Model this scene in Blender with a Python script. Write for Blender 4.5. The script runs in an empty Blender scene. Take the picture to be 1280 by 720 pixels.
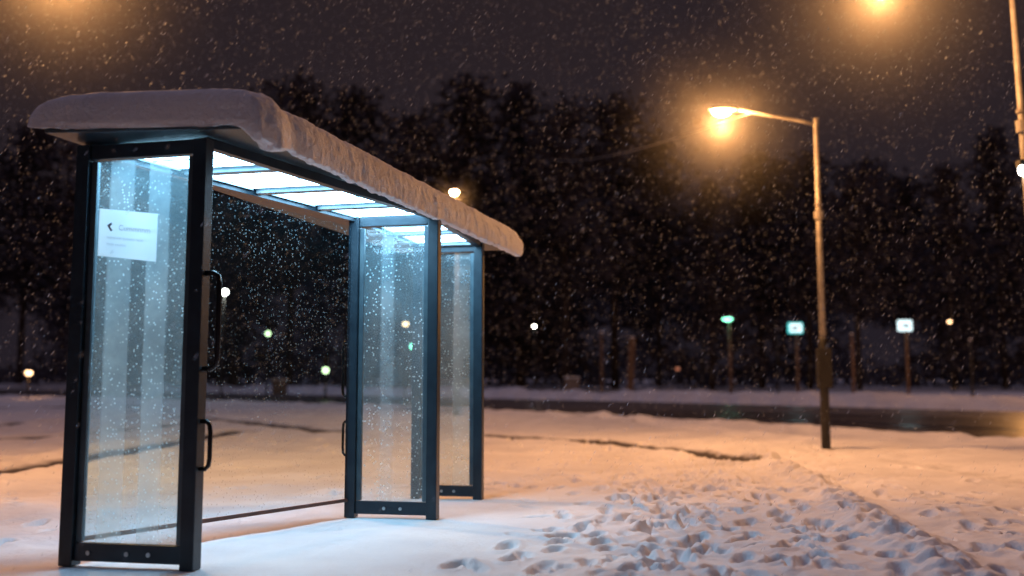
import bpy, math, random
import numpy as np
from mathutils import Vector, Matrix, noise
random.seed(7); rng=np.random.default_rng(7)
sc=bpy.context.scene; C=sc.collection
sc.view_settings.view_transform='Standard'; sc.view_settings.look='None'; sc.view_settings.exposure=0
# ------------------------------------------------------------------ camera
F_=1250.0; PITCH=math.atan(130/F_); CH=1.05
cd=bpy.data.cameras.new('camera'); cam=bpy.data.objects.new('camera',cd); C.objects.link(cam)
cam.location=(0,0,CH); cam.rotation_euler=(math.pi/2+PITCH,0,0); cd.sensor_width=36; cd.lens=F_/1280*36; cd.clip_end=8000; cd.clip_start=.05
cd.dof.use_dof=True; cd.dof.focus_distance=7.5; cd.dof.aperture_fstop=0.75
sc.camera=cam
def ray(px,py):
    u=360-py; c,s=math.cos(PITCH),math.sin(PITCH)
    return Vector((px-640,F_*c-u*s,F_*s+u*c))
def at(px,py,Y):
    r=ray(px,py); t=Y/r.y; return Vector((r.x*t,Y,CH+r.z*t))
def base(Y):
    Y=np.minimum(np.asarray(Y,float),150.0)
    return .022*2*np.log1p(np.exp(np.clip((Y-18)/2,-30,80)))
def bz(Y): return float(base(Y))
def gr(px,py):
    Y=3.0
    while Y<240:
        if at(px,py,Y).z<=bz(Y): break
        Y+=.05
    p=at(px,py,Y); p.z=bz(Y); return p
# ------------------------------------------------------------------ material helpers
def newmat(name):
    m=bpy.data.materials.new(name); m.use_nodes=True; nt=m.node_tree; nt.nodes.clear()
    o=nt.nodes.new('ShaderNodeOutputMaterial'); return m,nt,o
def nd(nt,t,**k):
    n=nt.nodes.new(t)
    for a,b in k.items():
        if a in n.inputs: n.inputs[a].default_value=b
        else: setattr(n,a,b)
    return n
def plain(name,c1,c2=None,rough=.5,metal=0,scale=8,bump=0,bscale=60):
    m,nt,o=newmat(name); c2=c2 or tuple(x*.7 for x in c1)
    tc=nd(nt,'ShaderNodeTexCoord'); n=nd(nt,'ShaderNodeTexNoise',Scale=scale,Detail=6.0)
    nt.links.new(tc.outputs['Object'],n.inputs['Vector'])
    r=nd(nt,'ShaderNodeValToRGB'); r.color_ramp.elements[0].position=.35; r.color_ramp.elements[1].position=.65
    r.color_ramp.elements[0].color=(*c1,1); r.color_ramp.elements[1].color=(*c2,1)
    nt.links.new(n.outputs['Fac'],r.inputs['Fac'])
    b=nd(nt,'ShaderNodeBsdfPrincipled'); b.inputs['Roughness'].default_value=rough; b.inputs['Metallic'].default_value=metal
    nt.links.new(r.outputs['Color'],b.inputs['Base Color'])
    if bump:
        n2=nd(nt,'ShaderNodeTexNoise',Scale=bscale,Detail=4.0); nt.links.new(tc.outputs['Object'],n2.inputs['Vector'])
        bp=nd(nt,'ShaderNodeBump',Strength=bump,Distance=.01); nt.links.new(n2.outputs['Fac'],bp.inputs['Height']); nt.links.new(bp.outputs['Normal'],b.inputs['Normal'])
    nt.links.new(b.outputs['BSDF'],o.inputs['Surface']); return m
def emis(name,c,s):
    m,nt,o=newmat(name); e=nd(nt,'ShaderNodeEmission'); e.inputs['Color'].default_value=(*c,1); e.inputs['Strength'].default_value=s
    nt.links.new(e.outputs[0],o.inputs['Surface']); return m
SOD=(1,.43,.13)
M={}
M['frame']=plain('dark_frame',(.012,.024,.036),(.02,.036,.05),rough=.33,metal=.3,bump=.15,bscale=90)
M['stile']=plain('inner_frame',(.06,.09,.11),(.09,.13,.15),rough=.35,metal=.5)
M['ceilbar']=plain('ceiling_bar',(.20,.26,.30),(.28,.34,.38),rough=.45,metal=.4)
M['black']=plain('black_metal',(.01,.01,.012),(.018,.018,.02),rough=.3,metal=.5)
M['bolt']=plain('bolt_steel',(.45,.5,.52),(.3,.33,.35),rough=.3,metal=.9)
M['pole']=plain('galvanised_pole',(.32,.30,.27),(.22,.2,.18),rough=.55,metal=.2,bump=.3)
M['polebase']=plain('pole_sleeve',(.010,.009,.009),(.016,.015,.014),rough=.6)
M['wood']=plain('weathered_wood',(.20,.13,.09),(.11,.07,.05),rough=.85,scale=5)
M['bark']=plain('bark',(.045,.036,.034),(.07,.055,.05),rough=.95)
M['ink']=plain('grey_ink',(.66,.69,.72),(.70,.73,.76),rough=.8)
M['inkdark']=plain('dark_ink',(.16,.18,.26),(.2,.22,.3),rough=.8)
M['sign_ink']=plain('sign_ink',(.03,.04,.07),(.05,.06,.09),rough=.8)
M['rail']=plain('rust_rail',(.16,.06,.04),(.09,.04,.03),rough=.7)
M['sodium']=emis('sodium_lens',(1,.68,.34),110)
M['white_l']=emis('white_lens',(1,.93,.8),25)
M['warm_l']=emis('warm_lens',(1,.6,.3),6)
M['green_l']=emis('green_lens',(.25,1,.6),5)
M['ygreen_l']=emis('yellow_green_lens',(.75,1,.5),4)
M['red_l']=emis('red_lens',(1,.35,.2),.6)
M['signw']=emis('sign_white',(.75,.95,1),1.8)
M['signc']=emis('sign_cyan',(.10,.75,.75),1.2)
M['cab']=plain('pale_cabinet',(.25,.22,.22),(.2,.18,.18),rough=.7)
# paper
m,nt,o=newmat('notice_paper'); d=nd(nt,'ShaderNodeBsdfDiffuse'); d.inputs[0].default_value=(.93,.95,.97,1); t=nd(nt,'ShaderNodeBsdfTranslucent'); t.inputs[0].default_value=(.95,.98,1,1)
n=nd(nt,'ShaderNodeTexNoise',Scale=9.0); bp=nd(nt,'ShaderNodeBump',Strength=.2,Distance=.01); nt.links.new(n.outputs['Fac'],bp.inputs['Height']); nt.links.new(bp.outputs[0],d.inputs['Normal'])
mx=nd(nt,'ShaderNodeMixShader'); mx.inputs[0].default_value=.75; nt.links.new(d.outputs[0],mx.inputs[1]); nt.links.new(t.outputs[0],mx.inputs[2]); nt.links.new(mx.outputs[0],o.inputs['Surface']); M['paper']=m
# ceiling diffuser
def diffuser():
    m,nt,o=newmat('ceiling_diffuser'); e=nd(nt,'ShaderNodeEmission'); tc=nd(nt,'ShaderNodeTexCoord'); n=nd(nt,'ShaderNodeTexNoise',Scale=2.2,Detail=3.0)
    nt.links.new(tc.outputs['Object'],n.inputs['Vector']); r=nd(nt,'ShaderNodeMapRange'); r.inputs[1].default_value=.3; r.inputs[2].default_value=.7; r.inputs[3].default_value=14; r.inputs[4].default_value=27
    nt.links.new(n.outputs['Fac'],r.inputs[0]); nt.links.new(r.outputs[0],e.inputs['Strength']); e.inputs['Color'].default_value=(.38,.73,1,1)
    nt.links.new(e.outputs[0],o.inputs['Surface']); return m
M['diff']=diffuser()
# glass: frost and droplets, plus post reflections painted in as pale bands
def glass(name,base_f,refl_band_f,stops,drop_f,drop_scale=38,ior=1.4):
    m,nt,o=newmat(name); L=nt.links.new
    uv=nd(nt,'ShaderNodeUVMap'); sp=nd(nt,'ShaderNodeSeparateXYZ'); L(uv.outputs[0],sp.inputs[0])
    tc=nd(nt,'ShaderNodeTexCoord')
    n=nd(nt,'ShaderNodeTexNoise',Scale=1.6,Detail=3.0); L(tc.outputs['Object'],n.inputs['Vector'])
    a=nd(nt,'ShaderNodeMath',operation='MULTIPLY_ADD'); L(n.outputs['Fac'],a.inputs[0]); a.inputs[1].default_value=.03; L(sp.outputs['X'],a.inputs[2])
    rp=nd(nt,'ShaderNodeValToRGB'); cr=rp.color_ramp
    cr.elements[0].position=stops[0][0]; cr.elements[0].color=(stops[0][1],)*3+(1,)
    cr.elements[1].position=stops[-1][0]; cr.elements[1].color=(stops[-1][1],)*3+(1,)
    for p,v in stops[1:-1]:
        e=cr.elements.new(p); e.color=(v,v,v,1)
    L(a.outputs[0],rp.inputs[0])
    n3=nd(nt,'ShaderNodeTexNoise',Scale=3.5,Detail=6.0,Roughness=.7); L(tc.outputs['Object'],n3.inputs['Vector'])
    nb=nd(nt,'ShaderNodeMapRange'); L(n3.outputs['Fac'],nb.inputs[0]); nb.inputs[1].default_value=.35; nb.inputs[2].default_value=.7; nb.inputs[3].default_value=.7; nb.inputs[4].default_value=1.1
    b=nd(nt,'ShaderNodeMath',operation='MULTIPLY_ADD'); L(rp.outputs[0],b.inputs[0]); b.inputs[1].default_value=refl_band_f; b.inputs[2].default_value=base_f
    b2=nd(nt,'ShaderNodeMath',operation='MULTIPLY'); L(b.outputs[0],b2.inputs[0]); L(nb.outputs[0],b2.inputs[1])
    vo=nd(nt,'ShaderNodeTexVoronoi',Scale=float(drop_scale)); L(tc.outputs['Object'],vo.inputs['Vector'])
    vm=nd(nt,'ShaderNodeMapRange'); L(vo.outputs['Distance'],vm.inputs[0]); vm.inputs[1].default_value=.17; vm.inputs[2].default_value=.27; vm.inputs[3].default_value=1; vm.inputs[4].default_value=0
    n4=nd(nt,'ShaderNodeTexNoise',Scale=2.3,Detail=2.0); L(tc.outputs['Object'],n4.inputs['Vector'])
    vn=nd(nt,'ShaderNodeMapRange'); L(n4.outputs['Fac'],vn.inputs[0]); vn.inputs[1].default_value=.30; vn.inputs[2].default_value=.55
    v2=nd(nt,'ShaderNodeMath',operation='MULTIPLY'); L(vm.outputs[0],v2.inputs[0]); L(vn.outputs[0],v2.inputs[1])
    v3=nd(nt,'ShaderNodeMath',operation='MULTIPLY_ADD',use_clamp=True); L(v2.outputs[0],v3.inputs[0]); v3.inputs[1].default_value=drop_f; L(b2.outputs[0],v3.inputs[2])
    tr=nd(nt,'ShaderNodeBsdfTransparent'); tr.inputs[0].default_value=(.80,.94,.99,1)
    df=nd(nt,'ShaderNodeBsdfDiffuse'); df.inputs[0].default_value=(.62,.88,.98,1)
    tl=nd(nt,'ShaderNodeBsdfTranslucent'); tl.inputs[0].default_value=(.62,.88,.98,1)
    fr=nd(nt,'ShaderNodeMixShader'); fr.inputs[0].default_value=.6; L(df.outputs[0],fr.inputs[1]); L(tl.outputs[0],fr.inputs[2])
    m1=nd(nt,'ShaderNodeMixShader'); L(v3.outputs[0],m1.inputs[0]); L(tr.outputs[0],m1.inputs[1]); L(fr.outputs[0],m1.inputs[2])
    fz=nd(nt,'ShaderNodeFresnel'); fz.inputs[0].default_value=ior; gl=nd(nt,'ShaderNodeBsdfGlossy'); gl.inputs['Roughness'].default_value=.04
    m2=nd(nt,'ShaderNodeMixShader'); L(fz.outputs[0],m2.inputs[0]); L(m1.outputs[0],m2.inputs[1]); L(gl.outputs[0],m2.inputs[2])
    L(m2.outputs[0],o.inputs['Surface']); return m
REFL_BANDS=[(0,.15),(.13,.2),(.16,1),(.40,.85),(.43,.15),(.57,.2),(.59,.95),(.80,.75),(.83,.1),(1,.15)]  # painted reflections of the uprights, as stops across the pane
M['glass_near']=glass('frost_reflection_glass_near',.17,.30,REFL_BANDS,.5)
M['glass_mid']=glass('frost_reflection_glass_mid',.12,.20,[(0,.2),(.28,.2),(.32,1),(.5,.9),(.54,.2),(.8,.3),(1,.4)],.65,34)
M['glass_far']=glass('frost_reflection_glass_far',.14,.22,[(0,.2),(.6,.3),(.65,1),(1,.9)],.5,34)
M['glass_back']=glass('wet_glass_back',.004,.0,[(0,0),(1,0)],.20,34,1.04)
# snow
def snow(name,attr=False,bump=.5,bs=14.0):
    m,nt,o=newmat(name); L=nt.links.new; tc=nd(nt,'ShaderNodeTexCoord')
    b=nd(nt,'ShaderNodeBsdfPrincipled'); b.inputs['Roughness'].default_value=.75
    n=nd(nt,'ShaderNodeTexNoise',Scale=.9,Detail=8.0); L(tc.outputs['Object'],n.inputs['Vector'])
    r=nd(nt,'ShaderNodeValToRGB'); r.color_ramp.elements[0].position=.3; r.color_ramp.elements[1].position=.7
    r.color_ramp.elements[0].color=(.66,.66,.70,1); r.color_ramp.elements[1].color=(.87,.87,.89,1); L(n.outputs['Fac'],r.inputs[0])
    col=r.outputs['Color']
    if attr:
        at_=nd(nt,'ShaderNodeAttribute'); at_.attribute_name='bare'
        n2=nd(nt,'ShaderNodeTexNoise',Scale=3.0,Detail=7.0,Roughness=.7); L(tc.outputs['Object'],n2.inputs['Vector'])
        ad=nd(nt,'ShaderNodeMath',operation='MULTIPLY_ADD'); L(n2.outputs['Fac'],ad.inputs[0]); ad.inputs[1].default_value=.7; L(at_.outputs['Fac'],ad.inputs[2])
        mr=nd(nt,'ShaderNodeMapRange'); L(ad.outputs[0],mr.inputs[0]); mr.inputs[1].default_value=.60; mr.inputs[2].default_value=1.0
        mx=nd(nt,'ShaderNodeMix',data_type='RGBA'); L(mr.outputs[0],mx.inputs[0]); L(col,mx.inputs[6]); mx.inputs[7].default_value=(.05,.04,.035,1); col=mx.outputs[2]
    L(col,b.inputs['Base Color'])
    n5=nd(nt,'ShaderNodeTexNoise',Scale=bs,Detail=8.0,Roughness=.65); L(tc.outputs['Object'],n5.inputs['Vector'])
    bp=nd(nt,'ShaderNodeBump',Strength=bump,Distance=.03); L(n5.outputs['Fac'],bp.inputs['Height']); L(bp.outputs[0],b.inputs['Normal'])
    L(b.outputs[0],o.inputs['Surface']); return m
M['snow']=snow('ground_snow',True,.55); M['rsnow']=snow('roof_snow',False,.9,26.0)
m,nt,o=newmat('wet_asphalt'); L=nt.links.new; tc=nd(nt,'ShaderNodeTexCoord'); b=nd(nt,'ShaderNodeBsdfPrincipled')
mp=nd(nt,'ShaderNodeUVMap'); sc1=nd(nt,'ShaderNodeMapping'); sc1.inputs['Scale'].default_value=(.9,7,1); L(mp.outputs[0],sc1.inputs[0])
n=nd(nt,'ShaderNodeTexNoise',Scale=1.0,Detail=5.0,Roughness=.6); L(sc1.outputs[0],n.inputs['Vector'])
r=nd(nt,'ShaderNodeValToRGB'); r.color_ramp.elements[0].position=.48; r.color_ramp.elements[0].color=(.05,.038,.034,1); r.color_ramp.elements[1].position=.82; r.color_ramp.elements[1].color=(.38,.33,.31,1)
L(n.outputs['Fac'],r.inputs[0]); L(r.outputs[0],b.inputs['Base Color'])
rr=nd(nt,'ShaderNodeMapRange'); L(n.outputs['Fac'],rr.inputs[0]); rr.inputs[1].default_value=.4; rr.inputs[2].default_value=.65; rr.inputs[3].default_value=.25; rr.inputs[4].default_value=.6; L(rr.outputs[0],b.inputs['Roughness'])
n2=nd(nt,'ShaderNodeTexNoise',Scale=9.0,Detail=3.0); L(tc.outputs['Object'],n2.inputs['Vector']); bp=nd(nt,'ShaderNodeBump',Strength=.3,Distance=.02); L(n2.outputs['Fac'],bp.inputs['Height']); L(bp.outputs[0],b.inputs['Normal'])
L(b.outputs[0],o.inputs['Surface']); M['road']=m
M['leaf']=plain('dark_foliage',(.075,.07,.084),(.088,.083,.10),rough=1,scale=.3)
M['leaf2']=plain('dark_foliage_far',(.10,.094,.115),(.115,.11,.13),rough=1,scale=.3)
for k in ('leaf','leaf2'): M[k].node_tree.nodes['Principled BSDF'].inputs['Specular IOR Level'].default_value=0
m,nt,o=newmat('snowflake'); d=nd(nt,'ShaderNodeBsdfDiffuse'); d.inputs[0].default_value=(.72,.8,1,1); t=nd(nt,'ShaderNodeBsdfTranslucent'); t.inputs[0].default_value=(.72,.8,1,1)
n=nd(nt,'ShaderNodeTexNoise',Scale=3.0); mr=nd(nt,'ShaderNodeMapRange'); mr.inputs[3].default_value=.35; mr.inputs[4].default_value=.65; nt.links.new(n.outputs['Fac'],mr.inputs[0])
mx=nd(nt,'ShaderNodeMixShader'); nt.links.new(mr.outputs[0],mx.inputs[0]); nt.links.new(d.outputs[0],mx.inputs[1]); nt.links.new(t.outputs[0],mx.inputs[2])
tp=nd(nt,'ShaderNodeBsdfTransparent'); m3=nd(nt,'ShaderNodeMixShader'); m3.inputs[0].default_value=.30; nt.links.new(tp.outputs[0],m3.inputs[1]); nt.links.new(mx.outputs[0],m3.inputs[2]); nt.links.new(m3.outputs[0],o.inputs['Surface']); M['flake']=m
# haze of fine snow round a lamp: a real scattering volume lit by the lamp in it
m,nt,o=newmat('lamp_haze'); tc=nd(nt,'ShaderNodeTexCoord'); gd=nd(nt,'ShaderNodeTexGradient',gradient_type='SPHERICAL'); nt.links.new(tc.outputs['Object'],gd.inputs[0])
pw_=nd(nt,'ShaderNodeMath',operation='POWER'); nt.links.new(gd.outputs['Fac'],pw_.inputs[0]); pw_.inputs[1].default_value=2.4
mu=nd(nt,'ShaderNodeMath',operation='MULTIPLY'); nt.links.new(pw_.outputs[0],mu.inputs[0]); mu.inputs[1].default_value=.040
vs_=nd(nt,'ShaderNodeVolumeScatter'); vs_.inputs['Color'].default_value=(1,1,1,1); nt.links.new(mu.outputs[0],vs_.inputs['Density']); nt.links.new(vs_.outputs[0],o.inputs['Volume']); M['haze']=m
# ------------------------------------------------------------------ mesh helpers
def tag(o,label,cat=None,group=None,kind=None):
    o['label']=label
    if cat: o['category']=cat
    if group: o['group']=group
    if kind: o['kind']=kind
    return o
def empty(name,loc=(0,0,0),rz=0):
    o=bpy.data.objects.new(name,None); C.objects.link(o); o.location=loc; o.rotation_euler=(0,0,rz); o.empty_display_size=.2; return o
class MB:
    def __init__(s): s.v=[]; s.f=[]; s.uv=[]
    def box(s,c,ax,ay,az):
        c=Vector(c); ax,ay,az=Vector(ax),Vector(ay),Vector(az); i=len(s.v)
        for k in (-1,1):
            for a,b in ((-1,-1),(1,-1),(1,1),(-1,1)): s.v.append(c+ax*a+ay*b+az*k)
        s.f+= [(i,i+3,i+2,i+1),(i+4,i+5,i+6,i+7),(i,i+1,i+5,i+4),(i+1,i+2,i+6,i+5),(i+2,i+3,i+7,i+6),(i+3,i,i+4,i+7)]
        return s
    def beam(s,a,b,w,z0,z1):
        a=Vector((a[0],a[1],0)); b=Vector((b[0],b[1],0)); d=b-a; n=Vector((-d.y,d.x,0)).normalized()
        c=(a+b)/2; c.z=(z0+z1)/2; return s.box(c,d/2,n*w/2,(0,0,(z1-z0)/2))
    def tube(s,pts,rad,n=10):
        pts=[Vector(p) for p in pts]
        if not hasattr(rad,'__len__'): rad=[rad]*len(pts)
        i0=len(s.v); up=None
        for k,p in enumerate(pts):
            d=(pts[min(k+1,len(pts)-1)]-pts[max(k-1,0)]).normalized()
            if up is None: up=d.orthogonal().normalized()
            up=(up-d*up.dot(d)).normalized(); sd=d.cross(up)
            for j in range(n):
                a=2*math.pi*j/n; s.v.append(p+(up*math.cos(a)+sd*math.sin(a))*rad[k])
        for k in range(len(pts)-1):
            for j in range(n):
                a=i0+k*n+j; b=i0+k*n+(j+1)%n; s.f.append((a,b,b+n,a+n))
        s.f.append(tuple(i0+j for j in range(n))[::-1]); e=i0+(len(pts)-1)*n; s.f.append(tuple(e+j for j in range(n))); return s
    def ell(s,c,r,n=14,m=8,zmin=-1):
        c=Vector(c); i0=len(s.v)
        for k in range(m+1):
            ph=-math.pi/2+math.pi*k/m; z=max(math.sin(ph),zmin)
            for j in range(n):
                a=2*math.pi*j/n; s.v.append(c+Vector((r[0]*math.cos(ph)*math.cos(a),r[1]*math.cos(ph)*math.sin(a),r[2]*z)))
        for k in range(m):
            for j in range(n):
                a=i0+k*n+j; b=i0+k*n+(j+1)%n; s.f.append((a,b,b+n,a+n))
        return s
    def poly(s,pts):
        i=len(s.v); s.v+=[Vector(p) for p in pts]; s.f.append(tuple(range(i,i+len(pts)))); return s
    def build(s,name,mat,parent=None,org=(0,0,0),smooth=False,bevel=0,link=True):
        org=Vector(org); me=bpy.data.meshes.new(name); me.from_pydata([tuple(Vector(v)-org) for v in s.v],[],s.f); me.materials.append(mat)
        if smooth: me.polygons.foreach_set('use_smooth',[True]*len(me.polygons))
        o=bpy.data.objects.new(name,me); C.objects.link(o)
        if parent: o.parent=parent
        if bevel:
            b=o.modifiers.new('bevel','BEVEL'); b.width=bevel; b.segments=2; b.limit_method='ANGLE'
        return o
def copy_tree(o,parent=None):
    c=o.copy(); C.objects.link(c); c.parent=parent
    for ch in list(o.children): copy_tree(ch,c)
    return c
def point(name,parent,loc,col,power,rad):
    l=bpy.data.lights.new(name,'POINT'); l.color=col; l.energy=power; l.shadow_soft_size=rad
    o=bpy.data.objects.new(name,l); C.objects.link(o); o.parent=parent; o.location=loc; return o
# ------------------------------------------------------------------ numpy noise and polylines
def vn(x,y,seed=0):
    xi=np.floor(x).astype(np.int64); yi=np.floor(y).astype(np.int64); fx=x-xi; fy=y-yi
    fx=fx*fx*(3-2*fx); fy=fy*fy*(3-2*fy)
    def h(a,b):
        n=(a*374761393+b*668265263+seed*1274126177)&0xffffffff; n=((n^(n>>13))*1274126177)&0xffffffff; return ((n^(n>>16))&0xffff)/65535.0
    return (h(xi,yi)*(1-fx)+h(xi+1,yi)*fx)*(1-fy)+(h(xi,yi+1)*(1-fx)+h(xi+1,yi+1)*fx)*fy
def fbm(x,y,o=4,seed=0):
    r=0;a=.5
    for k in range(o): r=r+a*vn(x*2**k,y*2**k,seed+k); a*=.5
    return r
def chaikin(p,n=3):
    p=[np.array(q[:2],float) for q in p]
    for _ in range(n):
        q=[p[0]]
        for a,b in zip(p[:-1],p[1:]): q+= [a*.75+b*.25,a*.25+b*.75]
        q.append(p[-1]); p=q
    return np.array(p)
def sdist(X,Y,P):
    best=np.full(X.shape,1e9); sg=np.ones(X.shape)
    for a,b in zip(P[:-1],P[1:]):
        d=b-a; L2=d@d; t=np.clip(((X-a[0])*d[0]+(Y-a[1])*d[1])/L2,0,1)
        dx=X-a[0]-t*d[0]; dy=Y-a[1]-t*d[1]; dd=np.hypot(dx,dy); m=dd<best
        best=np.where(m,dd,best); sg=np.where(m,np.sign(-(d[0]*dy-d[1]*dx)),sg)
    return best,sg
def resample(P,n):
    s=np.r_[0,np.cumsum(np.hypot(*np.diff(P,axis=0).T))]; t=np.linspace(0,s[-1],n); return np.c_[np.interp(t,s,P[:,0]),np.interp(t,s,P[:,1])]
NE=chaikin([(40,-24),(24,0),(10.2,20),(-1,36.5),(-28.5,55.6),(-100,92),(-300,170)],2)
FE=chaikin([(75,-18),(40,15),(18.3,35.8),(-1.5,54),(-39,77),(-110,113),(-300,196)],2)
# ------------------------------------------------------------------ shelter plan
NF,MF,FF=Vector((-1.91,6.07,0)),Vector((-.66,8.45,0)),Vector((-.33,9.95,0))
NB,MBk,FB=Vector((-2.70,6.24,0)),Vector((-1.36,8.6,0)),Vector((-.95,10.08,0))
# ------------------------------------------------------------------ ground
def grow(a,b,st,ratio):
    r=[];x=a
    while x<b: x+=st; st*=ratio; r.append(x)
    return r
gx=np.arange(-4.2,5.2,.025); r1=np.array(grow(5.2,30,.025,1.018)); r2=np.array(grow(r1[-1],3000,.6,1.12)); l1=-(np.array(grow(4.2,30,.025,1.014))); l2=-(np.array(grow(-l1[-1],3000,.6,1.12)))
xs=np.r_[l2[::-1],l1[::-1],gx,r1,r2]
gy=np.arange(5.4,10.5,.024); y1=np.array(grow(gy[-1],32,.026,1.0095)); y2=np.array(grow(y1[-1],130,.3,1.03)); y3=np.array(grow(y2[-1],3500,5,1.12)); y0=-np.array(grow(-5.4,300,.1,1.15))
ys=np.r_[y0[::-1],gy,y1,y2,y3]
X,Y=np.meshgrid(xs,ys)
Z=base(Y); dN,sN=sdist(X,Y,NE); dF,sF=sdist(X,Y,FE); sN=dN*sN; sF=dF*sF
road=(sN>0)&(sF<0)
rough=(fbm(X*1.1,Y*1.1,4,1)-.47)*.13+(fbm(X*5,Y*5,3,5)-.44)*.03
sd,_=sdist(X,Y,np.array([[-2.2,5.0],[-1.0,8.4],[-.5,9.6]])); calm=np.clip((sd-.9)/.8,0,1); calm=calm*calm*(3-2*calm)
Z=Z+rough*(.25+.75*calm)*(~road)
bare=np.zeros_like(X)
Z+=(.16*np.exp(-((sN+.5)/.45)**2)*(.3+1.2*fbm(X*2.2,Y*2.2,3,11)))*(sN<0)
bare=np.maximum(bare,np.clip(1-np.abs(sN+.05)/.35,0,1)*.35)
Z+=(.55*np.exp(-((sF-1.6)/1.3)**2)*(.3+1.1*fbm(X*.9,Y*.9,3,12)))*(sF>0)
Z-=np.where(road,.10,0)
tracks=[([(-260,616),(-100,604),(0,590),(120,571),(230,552),(300,540)],.36,1.1),([(-200,606),(-100,596),(0,577),(110,561),(200,547)],.18,.8),([(-200,560),(0,549),(110,543),(250,528)],.42,1.0),([(-60,540),(0,532),(60,527),(200,519),(300,527),(430,541)],.45,.95),
 ([(600,546),(700,551),(800,558),(870,567),(925,577)],.32,1.5),([(240,514),(330,517),(430,510),(560,515)],.45,.65),([(-60,512),(60,509),(240,507)],.6,1.0),([(-60,522),(80,517),(240,514)],.4,.7),([(700,520),(820,530),(930,541),(1000,551)],.22,.35)]
for pp,w,st in tracks:
    P=chaikin([gr(*q)[:2] for q in pp],2); d,_=sdist(X,Y,P); g=np.exp(-(d/w)**2); bare=np.maximum(bare,g*st); Z-=.06*g; Z+=.05*np.exp(-((d-1.7*w)/(.6*w))**2)
# clumped ridge beside the trodden path
R=chaikin([(4.0,16.5),(3.72,14.5),(3.5,12),(3.05,9),(2.62,6.3),(2.4,4.5)],2); d,s=sdist(X,Y,R); d2=d+(fbm(X*3,Y*3,3,21)-.45)*.25
cl=fbm(X*8,Y*8,4,22); Z+=np.exp(-(np.maximum(d2-.05,0)/.17)**2)*(.03+.22*np.clip(cl-.28,0,1))
Z+=-.05*np.exp(-((d*s+.45)/.22)**2)*(.5+fbm(X*4,Y*4,2,24))
T6=chaikin([gr(*q)[:2] for q in [(1010,566),(1090,567),(1180,580),(1300,602)]],2); d,_=sdist(X,Y,T6); Z-=.06*np.exp(-(d/.45)**2); bare=np.maximum(bare,.33*np.exp(-(d/.4)**2))
tr,_=sdist(X,Y,np.array([[1.0,4.5],[1.6,8],[2.6,13],[3.3,16]])); tm=np.exp(-(tr/1.2)**2); Z+=tm*((fbm(X*4,Y*4,3,31)-.44)*.05+(fbm(X*11,Y*11,3,33)-.44)*.035)
def foot(x,y,a,dep,ln=.13,wd=.055):
    dep*=.72
    i0,i1=np.searchsorted(xs,[x-.35,x+.35]); j0,j1=np.searchsorted(ys,[y-.35,y+.35])
    if i1<=i0 or j1<=j0: return
    A=X[j0:j1,i0:i1]-x; B=Y[j0:j1,i0:i1]-y; ca,sa=math.cos(a),math.sin(a); u=(A*ca+B*sa)/ln; v=(-A*sa+B*ca)/wd
    q=(u*u+v*v)**.5+(fbm(A*16+x*9,B*16+y*9,2,3)-.38)*.45; Z[j0:j1,i0:i1]+= -dep/(1+np.exp((q-1)*10)) + dep*.28*np.exp(-((q-1.45)/.25)**2)
lines=[((.2,5.4),(2.6,15.5)),((.55,5.2),(2.9,16)),((.9,5.4),(2.4,14)),((1.2,5.3),(3.1,16.5)),((1.5,5.4),(3.2,15)),((1.8,5.2),(3.4,17)),((2.1,5.5),(3.3,14)),((-.2,5.6),(1.9,12.5)),((0.1,5.9),(1.2,12.5)),((.5,8.5),(-1.2,15)),((3.2,5.6),(4.6,13)),((.7,7),(4.4,17.8)),((4.4,7),(4.2,16)),((-5.2,5.6),(-4.9,10)),((-4.1,5.8),(-5.5,11)),((-3.6,6.2),(-6,12)),((-3.3,5.8),(-3.9,9)),((-.9,11.5),(3.5,13.4)),((-2.8,12.2),(2.8,15.8)),((2.2,12),(6,19)),((3.6,6.2),(3.9,12)),((1.6,9),(1.0,18)),((-.4,12),(4.4,15)),((1.05,5.6),(2.0,18)),((2.3,6),(2.9,18))]
for (a,b) in lines:
    a=np.array(a);b=np.array(b); L_=np.hypot(*(b-a)); d=(b-a)/L_; n=np.array([-d[1],d[0]]); k=0; s=random.uniform(0,.5)
    while s<L_:
        p=a+d*s+n*(.13*(1 if k%2 else -1)+random.gauss(0,.06)+.12*math.sin(s*1.3)); foot(p[0],p[1],math.atan2(d[1],d[0])+random.gauss(0,.25),random.uniform(.05,.10)); s+=random.uniform(.36,.56); k+=1
for _ in range(220):
    t=random.random(); x=.9+2.4*t+random.gauss(0,.7); y=5.4+10.5*t
    if x>-.3: foot(x,y,random.gauss(1.3,.7),random.uniform(.03,.07),random.uniform(.08,.13),random.uniform(.04,.06))
for _ in range(260): foot(random.uniform(-7,6),random.uniform(10.5,21),random.gauss(1.3,.8),random.uniform(.06,.12))
for _ in range(60): foot(random.uniform(3.2,6.5),random.uniform(6,15),random.gauss(1.3,.8),random.uniform(.03,.06))
ny,nx=X.shape
co=np.empty((ny*nx,3)); co[:,0]=X.ravel(); co[:,1]=Y.ravel(); co[:,2]=Z.ravel()
idx=np.arange(ny*nx).reshape(ny,nx); q=np.stack([idx[:-1,:-1],idx[:-1,1:],idx[1:,1:],idx[1:,:-1]],-1).reshape(-1,4)
me=bpy.data.meshes.new('ground'); me.vertices.add(len(co)); me.vertices.foreach_set('co',co.ravel()); me.loops.add(q.size); me.loops.foreach_set('vertex_index',q.ravel().astype(np.int32))
me.polygons.add(len(q)); me.polygons.foreach_set('loop_start',np.arange(0,q.size,4,dtype=np.int32)); me.polygons.foreach_set('use_smooth',np.ones(len(q),bool)); me.update(calc_edges=True)
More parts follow.
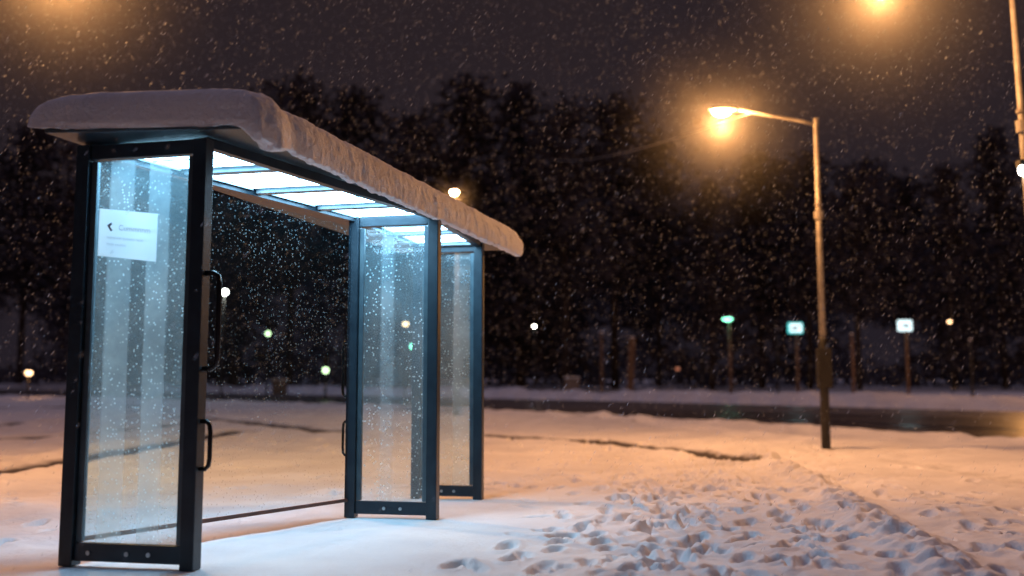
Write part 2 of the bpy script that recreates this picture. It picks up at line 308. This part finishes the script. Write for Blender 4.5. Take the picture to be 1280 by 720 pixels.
a_=me.attributes.new('bare','FLOAT','POINT'); a_.data.foreach_set('value',bare.ravel().astype(np.float32)); me.materials.append(M['snow'])
g=bpy.data.objects.new('ground',me); C.objects.link(g); tag(g,'snow covered ground with footprints and tyre tracks','ground',kind='structure')
# road
A=resample(NE,160); B=resample(FE,160); NC=16; vs=[];fs=[];uvs=[]
for i in range(160):
    for j in range(NC+1):
        t=j/NC; p=A[i]*(1-t)+B[i]*t; vs.append((p[0],p[1],bz(p[1])-.035)); uvs.append((i/8,t))
for i in range(159):
    for j in range(NC):
        k=i*(NC+1)+j; fs.append((k,k+1,k+NC+2,k+NC+1))
me=bpy.data.meshes.new('road'); me.from_pydata(vs,[],fs); me.materials.append(M['road']); ul=me.uv_layers.new(name='UVMap')
for l in me.loops: ul.data[l.index].uv=uvs[l.vertex_index]
rd=bpy.data.objects.new('road',me); C.objects.link(rd); tag(rd,'wet dark asphalt road curving past the snow','road',kind='structure')
# ------------------------------------------------------------------ bus shelter
SO=Vector((-1.6,8,0)); S=empty('bus_shelter',SO)
tag(S,'glass and dark metal bus shelter with glowing ceiling panels under a snowy roof','bus shelter')
def B_(mb,name,mat,par=S,**k): return mb.build(name,mat,par,SO,**k)
panels=[(NB,NF,'glass_near'),(MBk,MF,'glass_mid'),(FB,FF,'glass_far')]
def pane(a,b,z0,z1,mat):
    n=MB(); n.poly([(a.x,a.y,z0),(b.x,b.y,z0),(b.x,b.y,z1),(a.x,a.y,z1)]); o=B_(n,'glass_pane',M[mat]); ul=o.data.uv_layers.new(name='UVMap')
    for l,uv in zip(o.data.loops,[(0,0),(1,0),(1,1),(0,1)]): ul.data[l.index].uv=uv
    return o
for k,(b,f,gm) in enumerate(panels):
    e=(f-b).normalized(); n=Vector((e.y,-e.x,0))
    for p in (b,f):
        o=B_(MB().box((p.x,p.y,1.265),e*.045,n*.05,(0,0,1.265)),'post',M['frame'],bevel=.006)
    br=B_(MB().beam(b+e*.047,f-e*.047,.05,.03,.135),'bottom_rail',M['frame'],bevel=.004)
    for s in ((.18,.5,.68) if k==0 else (.42,.62)):
        c=b+(f-b)*s+n*.027; mb=MB(); mb.tube([c+Vector((0,0,.08)),c+Vector((0,0,.08))+n*.008],.014,10); B_(mb,'bolt',M['bolt'],br)
    B_(MB().beam(b+e*.047,f-e*.047,.06,2.44,2.53),'top_rail',M['frame'],bevel=.004)
    for p,sg in ((b,1),(f,-1)):
        B_(MB().box((p+e*sg*.068)+Vector((0,0,1.285)),e*.02,n*.018,(0,0,1.145)),'stile',M['stile'],bevel=.003)
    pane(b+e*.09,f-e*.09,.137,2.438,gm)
pn=pane(NB+(MBk-NB).normalized()*.07,MBk-(MBk-NB).normalized()*.07,.16,2.44,'glass_back')
B_(MB().beam(NB+(MBk-NB).normalized()*.06,MBk-(MBk-NB).normalized()*.06,.02,.13,.156),'bottom_rail',M['rail'])
def lerp(a,b,t): return a+(b-a)*t
def Fp(u): return lerp(NF,MF,u/.62) if u<.62 else lerp(MF,FF,(u-.62)/.38)
def Bp(u): return lerp(NB,MBk,u/.62) if u<.62 else lerp(MBk,FB,(u-.62)/.38)
for nm,(a,b,c) in (('front_beam',(NF,MF,FF)),('back_beam',(NB,MBk,FB))):
    mb=MB(); mb.beam(a,b,.06,2.485,2.545); mb.beam(b,c,.0599,2.486,2.544); B_(mb,nm,M['frame'])
NL=6
for i in range(NL+1):
    u=.015+.97*i/NL; a=lerp(Fp(u),Bp(u),.04); b=lerp(Fp(u),Bp(u),.96); B_(MB().beam(a,b,.075,2.50,2.54),'ceiling_bar',M['ceilbar'],bevel=.004)
for i in range(NL):
    u0=.015+.97*i/NL+.020; u1=.015+.97*(i+1)/NL-.020
    def q(u,v,z): p=lerp(Fp(u),Bp(u),v); return (p.x,p.y,z)
    L0=B_(MB().poly([q(u0,.07,2.530),q(u0,.92,2.530),q(u1,.92,2.530),q(u1,.07,2.530)]),'ceiling_light',M['diff'])
    mb=MB()
    for (ua,va,ub,vb) in ((u0,.06,u1,.06),(u0,.93,u1,.93)):
        a=Vector(q(ua,va,0)); b=Vector(q(ub,vb,0)); mb.beam(a,b,.018,2.515,2.538)
    um=(u0+u1)/2; mb.beam(Vector(q(um,.09,0)),Vector(q(um,.89,0)),.014,2.519,2.528)
    B_(mb,'light_frame',M['ceilbar'],L0)
# roof slab
RNF,RFF,RNB,RFB=Vector((-1.56,5.88,0)),Vector((.02,10.5,0)),Vector((-2.86,5.98,0)),Vector((-1.2,10.75,0))
def R_(u,v): return lerp(lerp(RNB,RFB,u),lerp(RNF,RFF,u),v)
mb=MB()
for z in (2.548,2.61):
    for u,v in ((0,0),(0,1),(1,1),(1,0)):
        p=R_(u,v); mb.v.append(Vector((p.x,p.y,z)))
mb.f+=[(0,3,2,1),(4,5,6,7),(0,1,5,4),(1,2,6,5),(2,3,7,6),(3,0,4,7)]; B_(mb,'roof',M['frame'],bevel=.008)
# handles
e0=(NF-NB).normalized()
def handle(p,e,off,z0,z1,r):
    a=p+e*.045; pts=[a+Vector((0,0,z1)),a+e*off*.55+Vector((0,0,z1)),a+e*off*.9+Vector((0,0,z1-.02)),a+e*off+Vector((0,0,z1-.06)),a+e*off+Vector((0,0,z0+.06)),a+e*off*.9+Vector((0,0,z0+.02)),a+e*off*.55+Vector((0,0,z0)),a+Vector((0,0,z0))]
    B_(MB().tube(pts,r,10),'door_handle',M['black'],smooth=True)
handle(NF,e0,.09,1.155,1.72,.017); handle(NF,e0,.06,.575,.85,.014)
e1=(MBk-MF).normalized(); handle(MBk,e1,.05,1.0,1.46,.012); handle(MBk,e1,.04,.51,.79,.011)
# notice
nn=Vector((e0.y,-e0.x,0)); ang=math.radians(-7); er=e0*math.cos(ang)+Vector((0,0,math.sin(ang))); ur=Vector((0,0,1))
nc=NB+(NF-NB)*.385+nn*.006+Vector((0,0,1.968))
nt_=B_(MB().box(nc,er*.205,ur*.146,nn*.0012),'notice',M['paper']); nt_['label']='white paper notice with a grey arrow mark and faint lettering'
def onp(x,y): return nc+er*x+ur*y+nn*.0025
mk=MB(); mk.poly([onp(-.145,.045),onp(-.118,.066),onp(-.110,.056),onp(-.126,.04)]); mk.poly([onp(-.145,.045),onp(-.126,.04),onp(-.106,.018),onp(-.118,.010)]); B_(mk,'arrow_mark',M['inkdark'],nt_)
def text(body,x,y,size,mat,name):
    cu=bpy.data.curves.new(name,'FONT'); cu.body=body; cu.size=size; ob=bpy.data.objects.new(name+'_tmp',cu); C.objects.link(ob)
    dg=bpy.context.evaluated_depsgraph_get(); me=bpy.data.meshes.new_from_object(ob.evaluated_get(dg)); bpy.data.objects.remove(ob)
    mt=Matrix((( er.x,ur.x,nn.x,0),(er.y,ur.y,nn.y,0),(er.z,ur.z,nn.z,0),(0,0,0,1))); mt.translation=onp(x,y)-SO; me.transform(mt); me.materials.clear(); me.materials.append(mat)
    o=bpy.data.objects.new(name,me); C.objects.link(o); o.parent=nt_
text('Cummnnm',-.065,.022,.050,M['ink'],'lettering'); text('nmnmmm cunmnn mnm',-.145,-.035,.026,M['ink'],'lettering'); text('mmn cmnnm',-.145,-.075,.026,M['ink'],'lettering')
# the whole shelter stands a little taller at its near end
def tall(z,y): return z*(1+.030*(10.5-y)/4.5)
def stretch(o):
    for ch in o.children:
        if ch.type=='MESH':
            for v in ch.data.vertices: v.co.z=tall(v.co.z,v.co.y+SO.y)
        stretch(ch)
stretch(S)
# roof snow
NU,NT=460,96; mb=MB()
def ss(a,b,x): t=min(max((x-a)/(b-a),0),1); return t*t*(3-2*t)
for i in range(NU+1):
    c=math.cos(math.pi*i/NU); u=.5-.5*(.35*c+.65*(1-2*i/NU))
    x_=2*u-1; k=max(0,1-abs(x_)**60)**.45; curl=math.exp(-((u-.03)/.022)**2); notch=math.exp(-((u-.085)/.018)**2)
    for j in range(NT):
        th=2*math.pi*j/NT; cc,s_=math.cos(th),math.sin(th)
        v=.5+.5*math.copysign(abs(cc)**.5,cc)
        nu=noise.noise(Vector((u*9,0,3))); nf=noise.noise(Vector((u*40,1,7))); nf2=noise.noise(Vector((u*130,4,7)))
        fr_=ss(.85,1,v)
        vv=-.03+v*(1.10+.006*nu)+fr_*(.005*nf+.035*curl-.022*notch)
        if s_>=0: z=2.60+(.20+.006*noise.noise(Vector((u*6,v*2,9)))+.016*curl*ss(.6,.9,v)-.012*notch*fr_)*abs(s_)**.5*k
        else: z=2.60-.02*abs(s_)
        edge=ss(.93,1.04,vv); lo=(1-ss(-.2,.75,s_))
        z-=edge*lo*(.118+.012*nf+.014*nf2+.035*curl-.015*notch)*ss(0,.02,min(u+.012,1-u+.006))
        be=ss(.03,-.03,vv)
        ne=ss(.012,-.008,u); z-=ne*lo*.055*(1-edge)
        p=R_(-.016+u*1.028,vv)
        q=Vector((p.x,p.y,z)); q+=noise.noise_vector(q*4.5)*.006+noise.noise_vector(q*11)*(.006+.003*fr_)*(1-.7*be)+noise.noise_vector(q*30)*(.005+.004*fr_)*(1-.5*be)
        q.z=tall(q.z,q.y); mb.v.append(q)
for i in range(NU):
    for j in range(NT):
        a=i*NT+j; b=i*NT+(j+1)%NT; mb.f.append((a,a+NT,b+NT,b))
mb.f.append(tuple(range(NT))); mb.f.append(tuple(NU*NT+j for j in range(NT))[::-1])
rs=mb.build('roof_snow',M['rsnow'],smooth=True); tag(rs,'thick rounded layer of snow hanging over the bus shelter roof edge','snow')
# ------------------------------------------------------------------ street lamps
def make_lamp(arm=1.75,h=6.1):
    r=empty('street_lamp')
    MB().tube([(0,0,1.9),(0,0,3.6),(0,0,h)],[.062,.055,.042],14).build('pole',M['pole'],r,smooth=True)
    MB().tube([(0,0,-.2),(0,0,1.96),(0,0,2.02)],[.085,.082,.066],14).build('base_sleeve',M['polebase'],r,smooth=True)
    MB().tube([(0,0,h-.05),(-.25,0,h+.03),(-.8,0,h+.13),(-arm+.3,0,h+.25)],[.032,.03,.027,.025],10).build('arm',M['pole'],r,smooth=True)
    MB().tube([(0,0,h-.06),(0,0,h+.08)],[.05,.05],12).build('cap',M['pole'],r)
    hd=MB().ell((-arm,0,h+.26),(.30,.13,.08),zmin=-.25).build('lamp_head',M['pole'],r,smooth=True)
    MB().ell((-arm-.04,0,h+.225),(.18,.12,.10)).build('lens',M['sodium'],hd,smooth=True)
    b=MB(); b.box((-.02,-.1,1.45),(.13,0,0),(0,.07,0),(0,0,.36)); b.build('control_box',M['polebase'],r,bevel=.01)
    MB().tube([(0,0,4.25),(0,0,4.4)],.085,12).build('clamp',M['pole'],r); MB().tube([(0,0,4.5),(0,0,4.54)],.07,12).build('clamp',M['pole'],r)
    return r
L1=make_lamp(); L1.location=(5.77,18.57,bz(18.57)); tag(L1,'tall street lamp with lit orange head standing in the snow right of the shelter','street lamp','street lamps')
def lampcopy(loc,rz,label,scale=1):
    o=copy_tree(L1); o.location=loc; o.rotation_euler=(0,0,rz); o.scale=(1,1,scale); o['label']=label; o['group']='street lamps'; return o
L2=lampcopy((6.80,13.0,0),0,'pole at the right edge with a small white lamp, its head above the photo',1.055)
L2.rotation_euler=(0,-.022,0); L2.location.x+=.09
fx=MB().ell((-.10,-.10,3.74),(.055,.055,.07)).build('side_lamp',M['white_l'],L2,smooth=True)
fx2=MB(); fx2.box((-.07,-.05,3.84),(.06,0,0),(0,.06,0),(0,0,.04)); fx2.build('side_lamp_hood',M['polebase'],fx)
L3=lampcopy((-7.6,12.3,0),math.pi,'street lamp beyond the left edge whose glow reaches the top left corner',1.065)
pF=at(568,240,30); L4=lampcopy((pF.x,pF.y+1.75,bz(31.75)),math.pi/2,'distant street lamp showing just above the snowy shelter roof',(pF.z-bz(31.75))/6.33)
L5_added=lampcopy((25.3,45,bz(45)),math.pi*.1,'added unseen lamp beyond the right edge, there to light the road')  # unseen lamp added to give the road a warm sheen
for L_,pw in ((L1,1250),(L2,850),(L3,1350),(L4,350),(L5_added,1300)): point('lamp_light',L_,(-1.79,0,6.05),SOD,pw,.10)
for L_,rad,lb in ((L1,2.6,'warm haze of fine snow glowing around the head of the tall street lamp'),(L2,2.8,'warm haze of fine snow glowing at the top right edge'),(L3,2.6,'warm haze of fine snow glowing at the top left corner'),(L4,1.1,'small warm haze glowing around the distant lamp above the shelter roof')):
    bpy.context.view_layer.update(); c=L_.matrix_world@Vector((-1.79,0,6.2)); hz=MB().ell((0,0,0),(1,1,1),24,16).build('lamp_haze',M['haze'],smooth=True); hz.location=c; hz.scale=(rad,)*3; tag(hz,lb,'haze',kind='stuff')
# other lamps behind
def post_lamp(px,py,Y,mat,rad,label,name='lamp_post',cat='lamp post',pr=.05,power=0,col=(1,1,1)):
    p=at(px,py,Y); z0=bz(Y)+.1; r=empty(name,(p.x,p.y,z0)); h=p.z-z0
    MB().tube([(0,0,-.5),(0,0,h-rad*.8)],[pr,pr*.7],8).build('pole',M['polebase'],r,smooth=True)
    hd=MB().ell((0,0,h),(rad,rad,rad*.8),12,8).build('lens',mat,r,smooth=True)
    MB().ell((0,0,h+rad*.55),(rad*1.35,rad*1.35,rad*.5),12,6,zmin=0).build('hood',M['polebase'],r,smooth=True)
    if power: point('lamp_light',r,(0,0,h-rad*1.3),col,power,rad)
    tag(r,label,cat); return r
post_lamp(280,365,46,M['white_l'],.17,'white post-top lamp seen through the back glass of the shelter',power=40,col=(1,.85,.7))
post_lamp(507,405,48,M['warm_l'],.13,'small orange lamp seen through the middle glass panel, upper of two lights')
post_lamp(668,408,60,M['white_l'],.09,'tiny white lamp among the dark trees just right of the shelter')
post_lamp(1187,402,62,M['warm_l'],.12,'tiny pinkish lamp right of the white arrow sign')
post_lamp(36,466,50,M['warm_l'],.17,'low orange lamp at the far left beyond the snow field',power=20,col=SOD)
post_lamp(847,461,64,M['red_l'],.13,'low reddish marker lamp between the wooden posts')
def traffic_light(px,py,Y,mat,label,s=.28):
    p=at(px,py,Y); z0=bz(Y); r=empty('traffic_light',(p.x,p.y,z0)); h=p.z-z0
    MB().tube([(0,0,-.3),(0,0,h-.2)],.06,8).build('pole',M['polebase'],r,smooth=True)
    hs=MB().box((0,.1,h+.32),(.17,0,0),(0,.09,0),(0,0,.55)).build('housing',M['black'],r,bevel=.02)
    MB().ell((0,0,h),(s*.62,.05,s*.62)).build('lens',mat,hs,smooth=True)
    for dz in (.32,.62): MB().ell((0,.005,h+dz),(.11,.03,.11)).build('lens',M['polebase'],hs,smooth=True)
    tag(r,label,'traffic light'); return r
traffic_light(335,417,58,M['ygreen_l'],'green traffic light seen through the back glass, higher of the two there',s=.22)
traffic_light(407,463,52,M['ygreen_l'],'green traffic light low beside the middle shelter panel',s=.25)
traffic_light(516,433,50,M['green_l'],'green traffic light seen through the middle glass panel, below the orange lamp',s=.22)
p=at(909,398,57); r=empty('lamp_post',(p.x,p.y,bz(57))); h=p.z-bz(57)
MB().tube([(.12,0,-.4),(.1,0,h-.15)],[.10,.08],8).build('pole',M['wood'],r,smooth=True)
hd=MB().ell((0,0,h+.02),(.36,.2,.17),zmin=-.1).build('lamp_head',M['polebase'],r,smooth=True); MB().ell((0,-.04,h-.02),(.30,.17,.15)).build('lens',M['green_l'],hd,smooth=True)
point('lamp_light',r,(0,-.4,h-.2),(.3,1,.7),4,.1); tag(r,'wooden pole with a green lit lamp head left of the cyan sign','lamp post')
def lit_sign(px,py,Y,w,hh,label,cyan,flip=1):
    p=at(px,py,Y); r=empty('lit_sign',(p.x,p.y,bz(Y))); h=p.z-bz(Y)
    MB().tube([(.06,0,-.4),(.05,0,h-hh)],[.085,.07],8).build('pole',M['wood'],r,smooth=True)
    pn=MB().box((0,0,h),(w,0,0),(0,.05,0),(0,0,hh)).build('sign_panel',M['signc'] if cyan else M['signw'],r,bevel=.05)
    MB().box((w*.05,-.058,h),(w*(.78 if cyan else .86),0,0),(0,.006,0),(0,0,hh*.78)).build('sign_face',M['signw'],pn,bevel=.004)
    s=MB(); y=-.068; f=flip
    s.poly([(-.28*f,y,h-.04),(.0,y,h+.13),(.0,y,h-.16)][::1]); s.poly([(0,y,h+.04),(.24*f,y,h+.11),(.24*f,y,h+.02),(0,y,h-.08)]); s.build('arrow_symbol',M['sign_ink'],pn)
    point('sign_light',r,(0,-.5,h),(.5,.95,1),3,.15)
    tag(r,label,'road sign'); return r
lit_sign(994,410,56,.42,.30,'lit cyan and white arrow sign on a pole left of the street lamp',True,1)
lit_sign(1131,407,55,.40,.30,'lit white arrow sign on a pole right of the street lamp',False,-1)
posts=[(752,415,489,58,.10,'round','plain wooden post, leftmost beyond the road'),(789,422,490,57,.17,'board','broad leaning wooden board post left of the red marker lamp'),(879,404,490,60,.06,'dark','slim dark post just left of the green lamp'),(973,410,492,60,.06,'dark','slim dark post just left of the cyan arrow sign'),(1067,418,496,54,.09,'round','short wooden post between the cyan sign and the white sign'),(1216,425,498,54,.08,'dark','dark post at the right, beyond the white arrow sign')]
for px,pt,pb,Yd,r_,kd,lb in posts:
    a=at(px,pb,Yd); b=at(px,pt,Yd); z0=bz(Yd); o=empty('post',(a.x,a.y,z0)); h=b.z-z0; m_=M['polebase'] if kd=='dark' else M['wood']
    mb=MB()
    if kd=='board': mb.box((0,0,h/2-.2),(r_*1.1,0,0),(0,.05,0),(.10,0,h/2+.2))
    else: mb.tube([(0,0,-.3),(.02,0,h*.5),(-.01,0,h)],[r_,r_*.95,r_*.85],9)
    mb.build('shaft',m_,o,smooth=(kd!='board'))
    MB().ell((0 if kd!='board' else .1,0,h),(r_*1.1,r_*1.0,.07),10,6,zmin=-.3).build('snow_cap',M['rsnow'],o,smooth=True); tag(o,lb,'post')
for px,py,Yd,w,hh,lb in ((715,476,62,.45,.45,'small pale cabinet at the foot of the trees right of the shelter'),(350,471,60,.40,.4,'small pale cabinet seen through the back glass of the shelter')):
    p=at(px,py,Yd); z0=bz(Yd); o=empty('utility_cabinet',(p.x,p.y,z0)); MB().box((0,0,hh),(w,0,0),(0,.3,0),(0,0,hh)).build('body',M['cab'],o,bevel=.03)
    MB().box((0,-.31,hh),(w*.85,0,0),(0,.012,0),(0,0,hh*.8)).build('door',M['cab'],o); MB().box((0,0,hh*2+.06),(w*1.08,0,0),(0,.34,0),(0,0,.06)).build('snow_cap',M['rsnow'],o,bevel=.04); tag(o,lb,'cabinet')
a=Vector((5.77-1.2,18.57,6.34)); b=at(690,199,66); pts=[]
for i in range(25):
    t=i/24; p=lerp(a,b,t); p.z-=1.2*4*t*(1-t)*.35; pts.append(p)
tag(MB().tube(pts,[.014+.018*i/24 for i in range(25)],6).build('overhead_cable',M['pole'],smooth=True),'thin overhead cable running from the street lamp to the dark trees','cable')
# ------------------------------------------------------------------ trees
def crown_mesh(seed,kind,N=3200):
    rd_=random.Random(seed); v=[];f=[]
    nb=85; br=[]
    for i in range(nb):
        if kind=='spruce': t=(i+.5)/nb; z=.10+.88*t; ln=.21*(1-t)**.8*rd_.uniform(.6,1.25)+.012
        else: t=(i+.5)/nb; z=.32+.64*t; ln=.23*math.sin(math.pi*min(1,t*.8+.18))**.7*rd_.uniform(.35,1.2)
        br.append((z,rd_.uniform(0,6.283),ln))
    for k in range(N):
        z,a,ln=br[rd_.randrange(nb)]; s=rd_.random()**.6; w=.014+.02*s
        dz=(-.06 if kind=='spruce' else .05)*s
        x=math.cos(a)*ln*s+rd_.gauss(0,w); y=math.sin(a)*ln*s+rd_.gauss(0,w); zz=z+dz+rd_.gauss(0,w*.6)
        sz=rd_.uniform(.006,.015); n=Vector((rd_.gauss(0,1),rd_.gauss(0,1),rd_.gauss(0,1))).normalized(); e=n.orthogonal().normalized(); g_=n.cross(e); i0=len(v); c=Vector((x,y,zz))
        v+= [c+e*sz,c+g_*sz*.8,c-e*sz,c-g_*sz*.8]; f.append((i0,i0+1,i0+2,i0+3))
    return v,f,br
CR=[]
for sd_,kd in ((1,'spruce'),(2,'pine'),(3,'pine'),(4,'spruce'),(5,'pine')):
    v,f,br=crown_mesh(sd_,kd); me=bpy.data.meshes.new('crown'); me.from_pydata([tuple(p) for p in v],[],f); me.materials.append(M['leaf'])
    t=MB(); t.tube([(0,0,-.04),(0,0,.3),(.004,0,.65),(0,0,.96)],[.013,.010,.006,.001],8)
    for z,a,ln in br[::4]: t.tube([(0,0,z-.01),(math.cos(a)*ln*.8,math.sin(a)*ln*.8,z)],[.003,.001],4)
    tm_=t.build('trunk',M['bark'],smooth=True); tmesh=tm_.data; bpy.data.objects.remove(tm_); CR.append((kd,me,tmesh,v,f))
tl=[(-40,190,74),(40,160,80),(130,140,72),(225,120,78),(300,150,70),(370,104,76),(440,118,82),(510,150,72),(585,82,75),(650,92,80),(705,135,70),(765,128,78),(820,175,84),(885,215,72),(945,180,80),(1005,195,75),(1065,215,70),(1125,225,82),(1180,195,74),(1240,148,78),(1310,170,72)]
ordn=['first','second','third','fourth','fifth','sixth','seventh','eighth','ninth','tenth','eleventh','twelfth','thirteenth','fourteenth','fifteenth','sixteenth','seventeenth','eighteenth','nineteenth','twentieth','twenty-first']
for i,(px,py,Yd) in enumerate(tl):
    kd,cm,tmesh,_,_=CR[(i*3+1)%5]; p=at(px,py,Yd); z0=bz(Yd)-.1; h=p.z-z0
    o=empty('pine_tree' if kd=='pine' else 'spruce_tree',(p.x,Yd,z0),random.uniform(0,6)); wd=h*random.uniform(1.0,1.35); o.scale=(wd,wd,h)
    for nm,mm in (('crown',cm),('trunk',tmesh)):
        c=bpy.data.objects.new(nm,mm); C.objects.link(c); c.parent=o
    tag(o,'dark %s beyond the road, %s from left in front row'%('rounded pine' if kd=='pine' else 'pointed spruce',ordn[i]),'tree','trees beyond the road')
wv=[];wf=[]
for i in range(58):
    kd,_,_,v,f=CR[random.randrange(5)]; Yd=random.uniform(90,118); x=-75+150*i/57+random.gauss(0,1.5); h=random.uniform(14,22); rz=random.uniform(0,6.28); ca,sa=math.cos(rz),math.sin(rz); k0=len(wv); z0=bz(Yd); wd=h*1.3
    vv=np.array([tuple(q) for q in v]); xx=(vv[:,0]*ca-vv[:,1]*sa)*wd+x; yy=(vv[:,0]*sa+vv[:,1]*ca)*wd+Yd; zz=vv[:,2]*h+z0
    wv+=list(zip(xx.tolist(),yy.tolist(),zz.tolist())); wf+=[tuple(a+k0 for a in q) for q in f]
rd_=random.Random(9)
for i in range(16000):
    x=rd_.uniform(-80,80); yy=rd_.uniform(84,96); top=1.2+3.2*noise.noise(Vector((x*.12,0,0)))**2*4+1.6*abs(noise.noise(Vector((x*.5,3,0)))); c=Vector((x,yy,bz(yy)+rd_.random()*top)); n=Vector((rd_.gauss(0,1),rd_.gauss(0,1),rd_.gauss(0,1))).normalized(); e=n.orthogonal().normalized(); g_=n.cross(e); s=rd_.uniform(.12,.3); k0=len(wv)
    wv+=[tuple(c+e*s),tuple(c+g_*s),tuple(c-e*s),tuple(c-g_*s)]; wf.append((k0,k0+1,k0+2,k0+3))
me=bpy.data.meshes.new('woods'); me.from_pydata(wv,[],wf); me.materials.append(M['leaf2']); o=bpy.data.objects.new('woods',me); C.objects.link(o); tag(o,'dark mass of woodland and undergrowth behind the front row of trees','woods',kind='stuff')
# ------------------------------------------------------------------ falling snow
def flakes(name,P,size,asp,label):
    n=len(P); d=np.array([.55,.1,.83]); d/=np.linalg.norm(d)
    dd=d+rng.normal(0,.05,(n,3)); dd/=np.linalg.norm(dd,axis=1)[:,None]
    r=rng.normal(0,1,(n,3)); a=np.cross(dd,r); a/=np.linalg.norm(a,axis=1)[:,None]; b=np.cross(dd,a); s=size[:,None]
    V=np.stack([P+dd*s*asp,P-dd*s*asp,P+a*s,P-a*s,P+b*s,P-b*s],1).reshape(-1,3)
    tri=np.array([(0,2,4),(0,4,3),(0,3,5),(0,5,2),(1,4,2),(1,3,4),(1,5,3),(1,2,5)]); Fc=(np.arange(n)[:,None,None]*6+tri).reshape(-1,3)
    me=bpy.data.meshes.new(name); me.from_pydata(V.tolist(),[],Fc.tolist()); me.materials.append(M['flake']); o=bpy.data.objects.new(name,me); C.objects.link(o); tag(o,label,'snow',kind='stuff'); return o
n=40000; Yf=4+36*rng.random(n)**.75; Xf=(rng.random(n)*2-1)*Yf*.60; Zf=rng.random(n)*(1.0+Yf*.52)
ok=~((Xf>-3.2)&(Xf<.2)&(Yf>5.5)&(Yf<10.8)&(Zf<2.9))
for L_ in (L1,L2,L3):
    c=L_.matrix_world@Vector((-1.79,0,6.2)); ok&=((Xf-c.x)**2+(Yf-c.y)**2+(Zf-c.z)**2)>1.0**2
P=np.c_[Xf,Yf,Zf+base(Yf)][ok]
flakes('falling_snow',P,rng.uniform(.0013,.0034,len(P))*(.5+.5*P[:,1]/12),8,'falling snowflakes drifting across the whole night scene')
# ------------------------------------------------------------------ world and fill
w=bpy.data.worlds.new('World'); sc.world=w; w.use_nodes=True; nt=w.node_tree; bg=nt.nodes['Background']; L=nt.links.new
tc=nd(nt,'ShaderNodeTexCoord'); sp=nd(nt,'ShaderNodeSeparateXYZ'); L(tc.outputs['Generated'],sp.inputs[0]); n=nd(nt,'ShaderNodeTexNoise',Scale=3.0,Detail=4.0); L(tc.outputs['Generated'],n.inputs['Vector'])
ad=nd(nt,'ShaderNodeMath',operation='MULTIPLY_ADD'); L(n.outputs['Fac'],ad.inputs[0]); ad.inputs[1].default_value=.25; L(sp.outputs['Z'],ad.inputs[2])
r=nd(nt,'ShaderNodeValToRGB'); r.color_ramp.elements[0].position=.1; r.color_ramp.elements[0].color=(.015,.012,.018,1); r.color_ramp.elements[1].position=.6; r.color_ramp.elements[1].color=(.024,.016,.018,1)
L(ad.outputs[0],r.inputs[0]); L(r.outputs[0],bg.inputs['Color']); bg.inputs['Strength'].default_value=1
sl=bpy.data.lights.new('sky_glow','SUN'); sl.energy=.38; sl.angle=math.radians(50); sl.color=(.76,.66,1.0); so=bpy.data.objects.new('sky_glow',sl); C.objects.link(so); so.rotation_euler=(math.radians(-8),math.radians(-22),0)
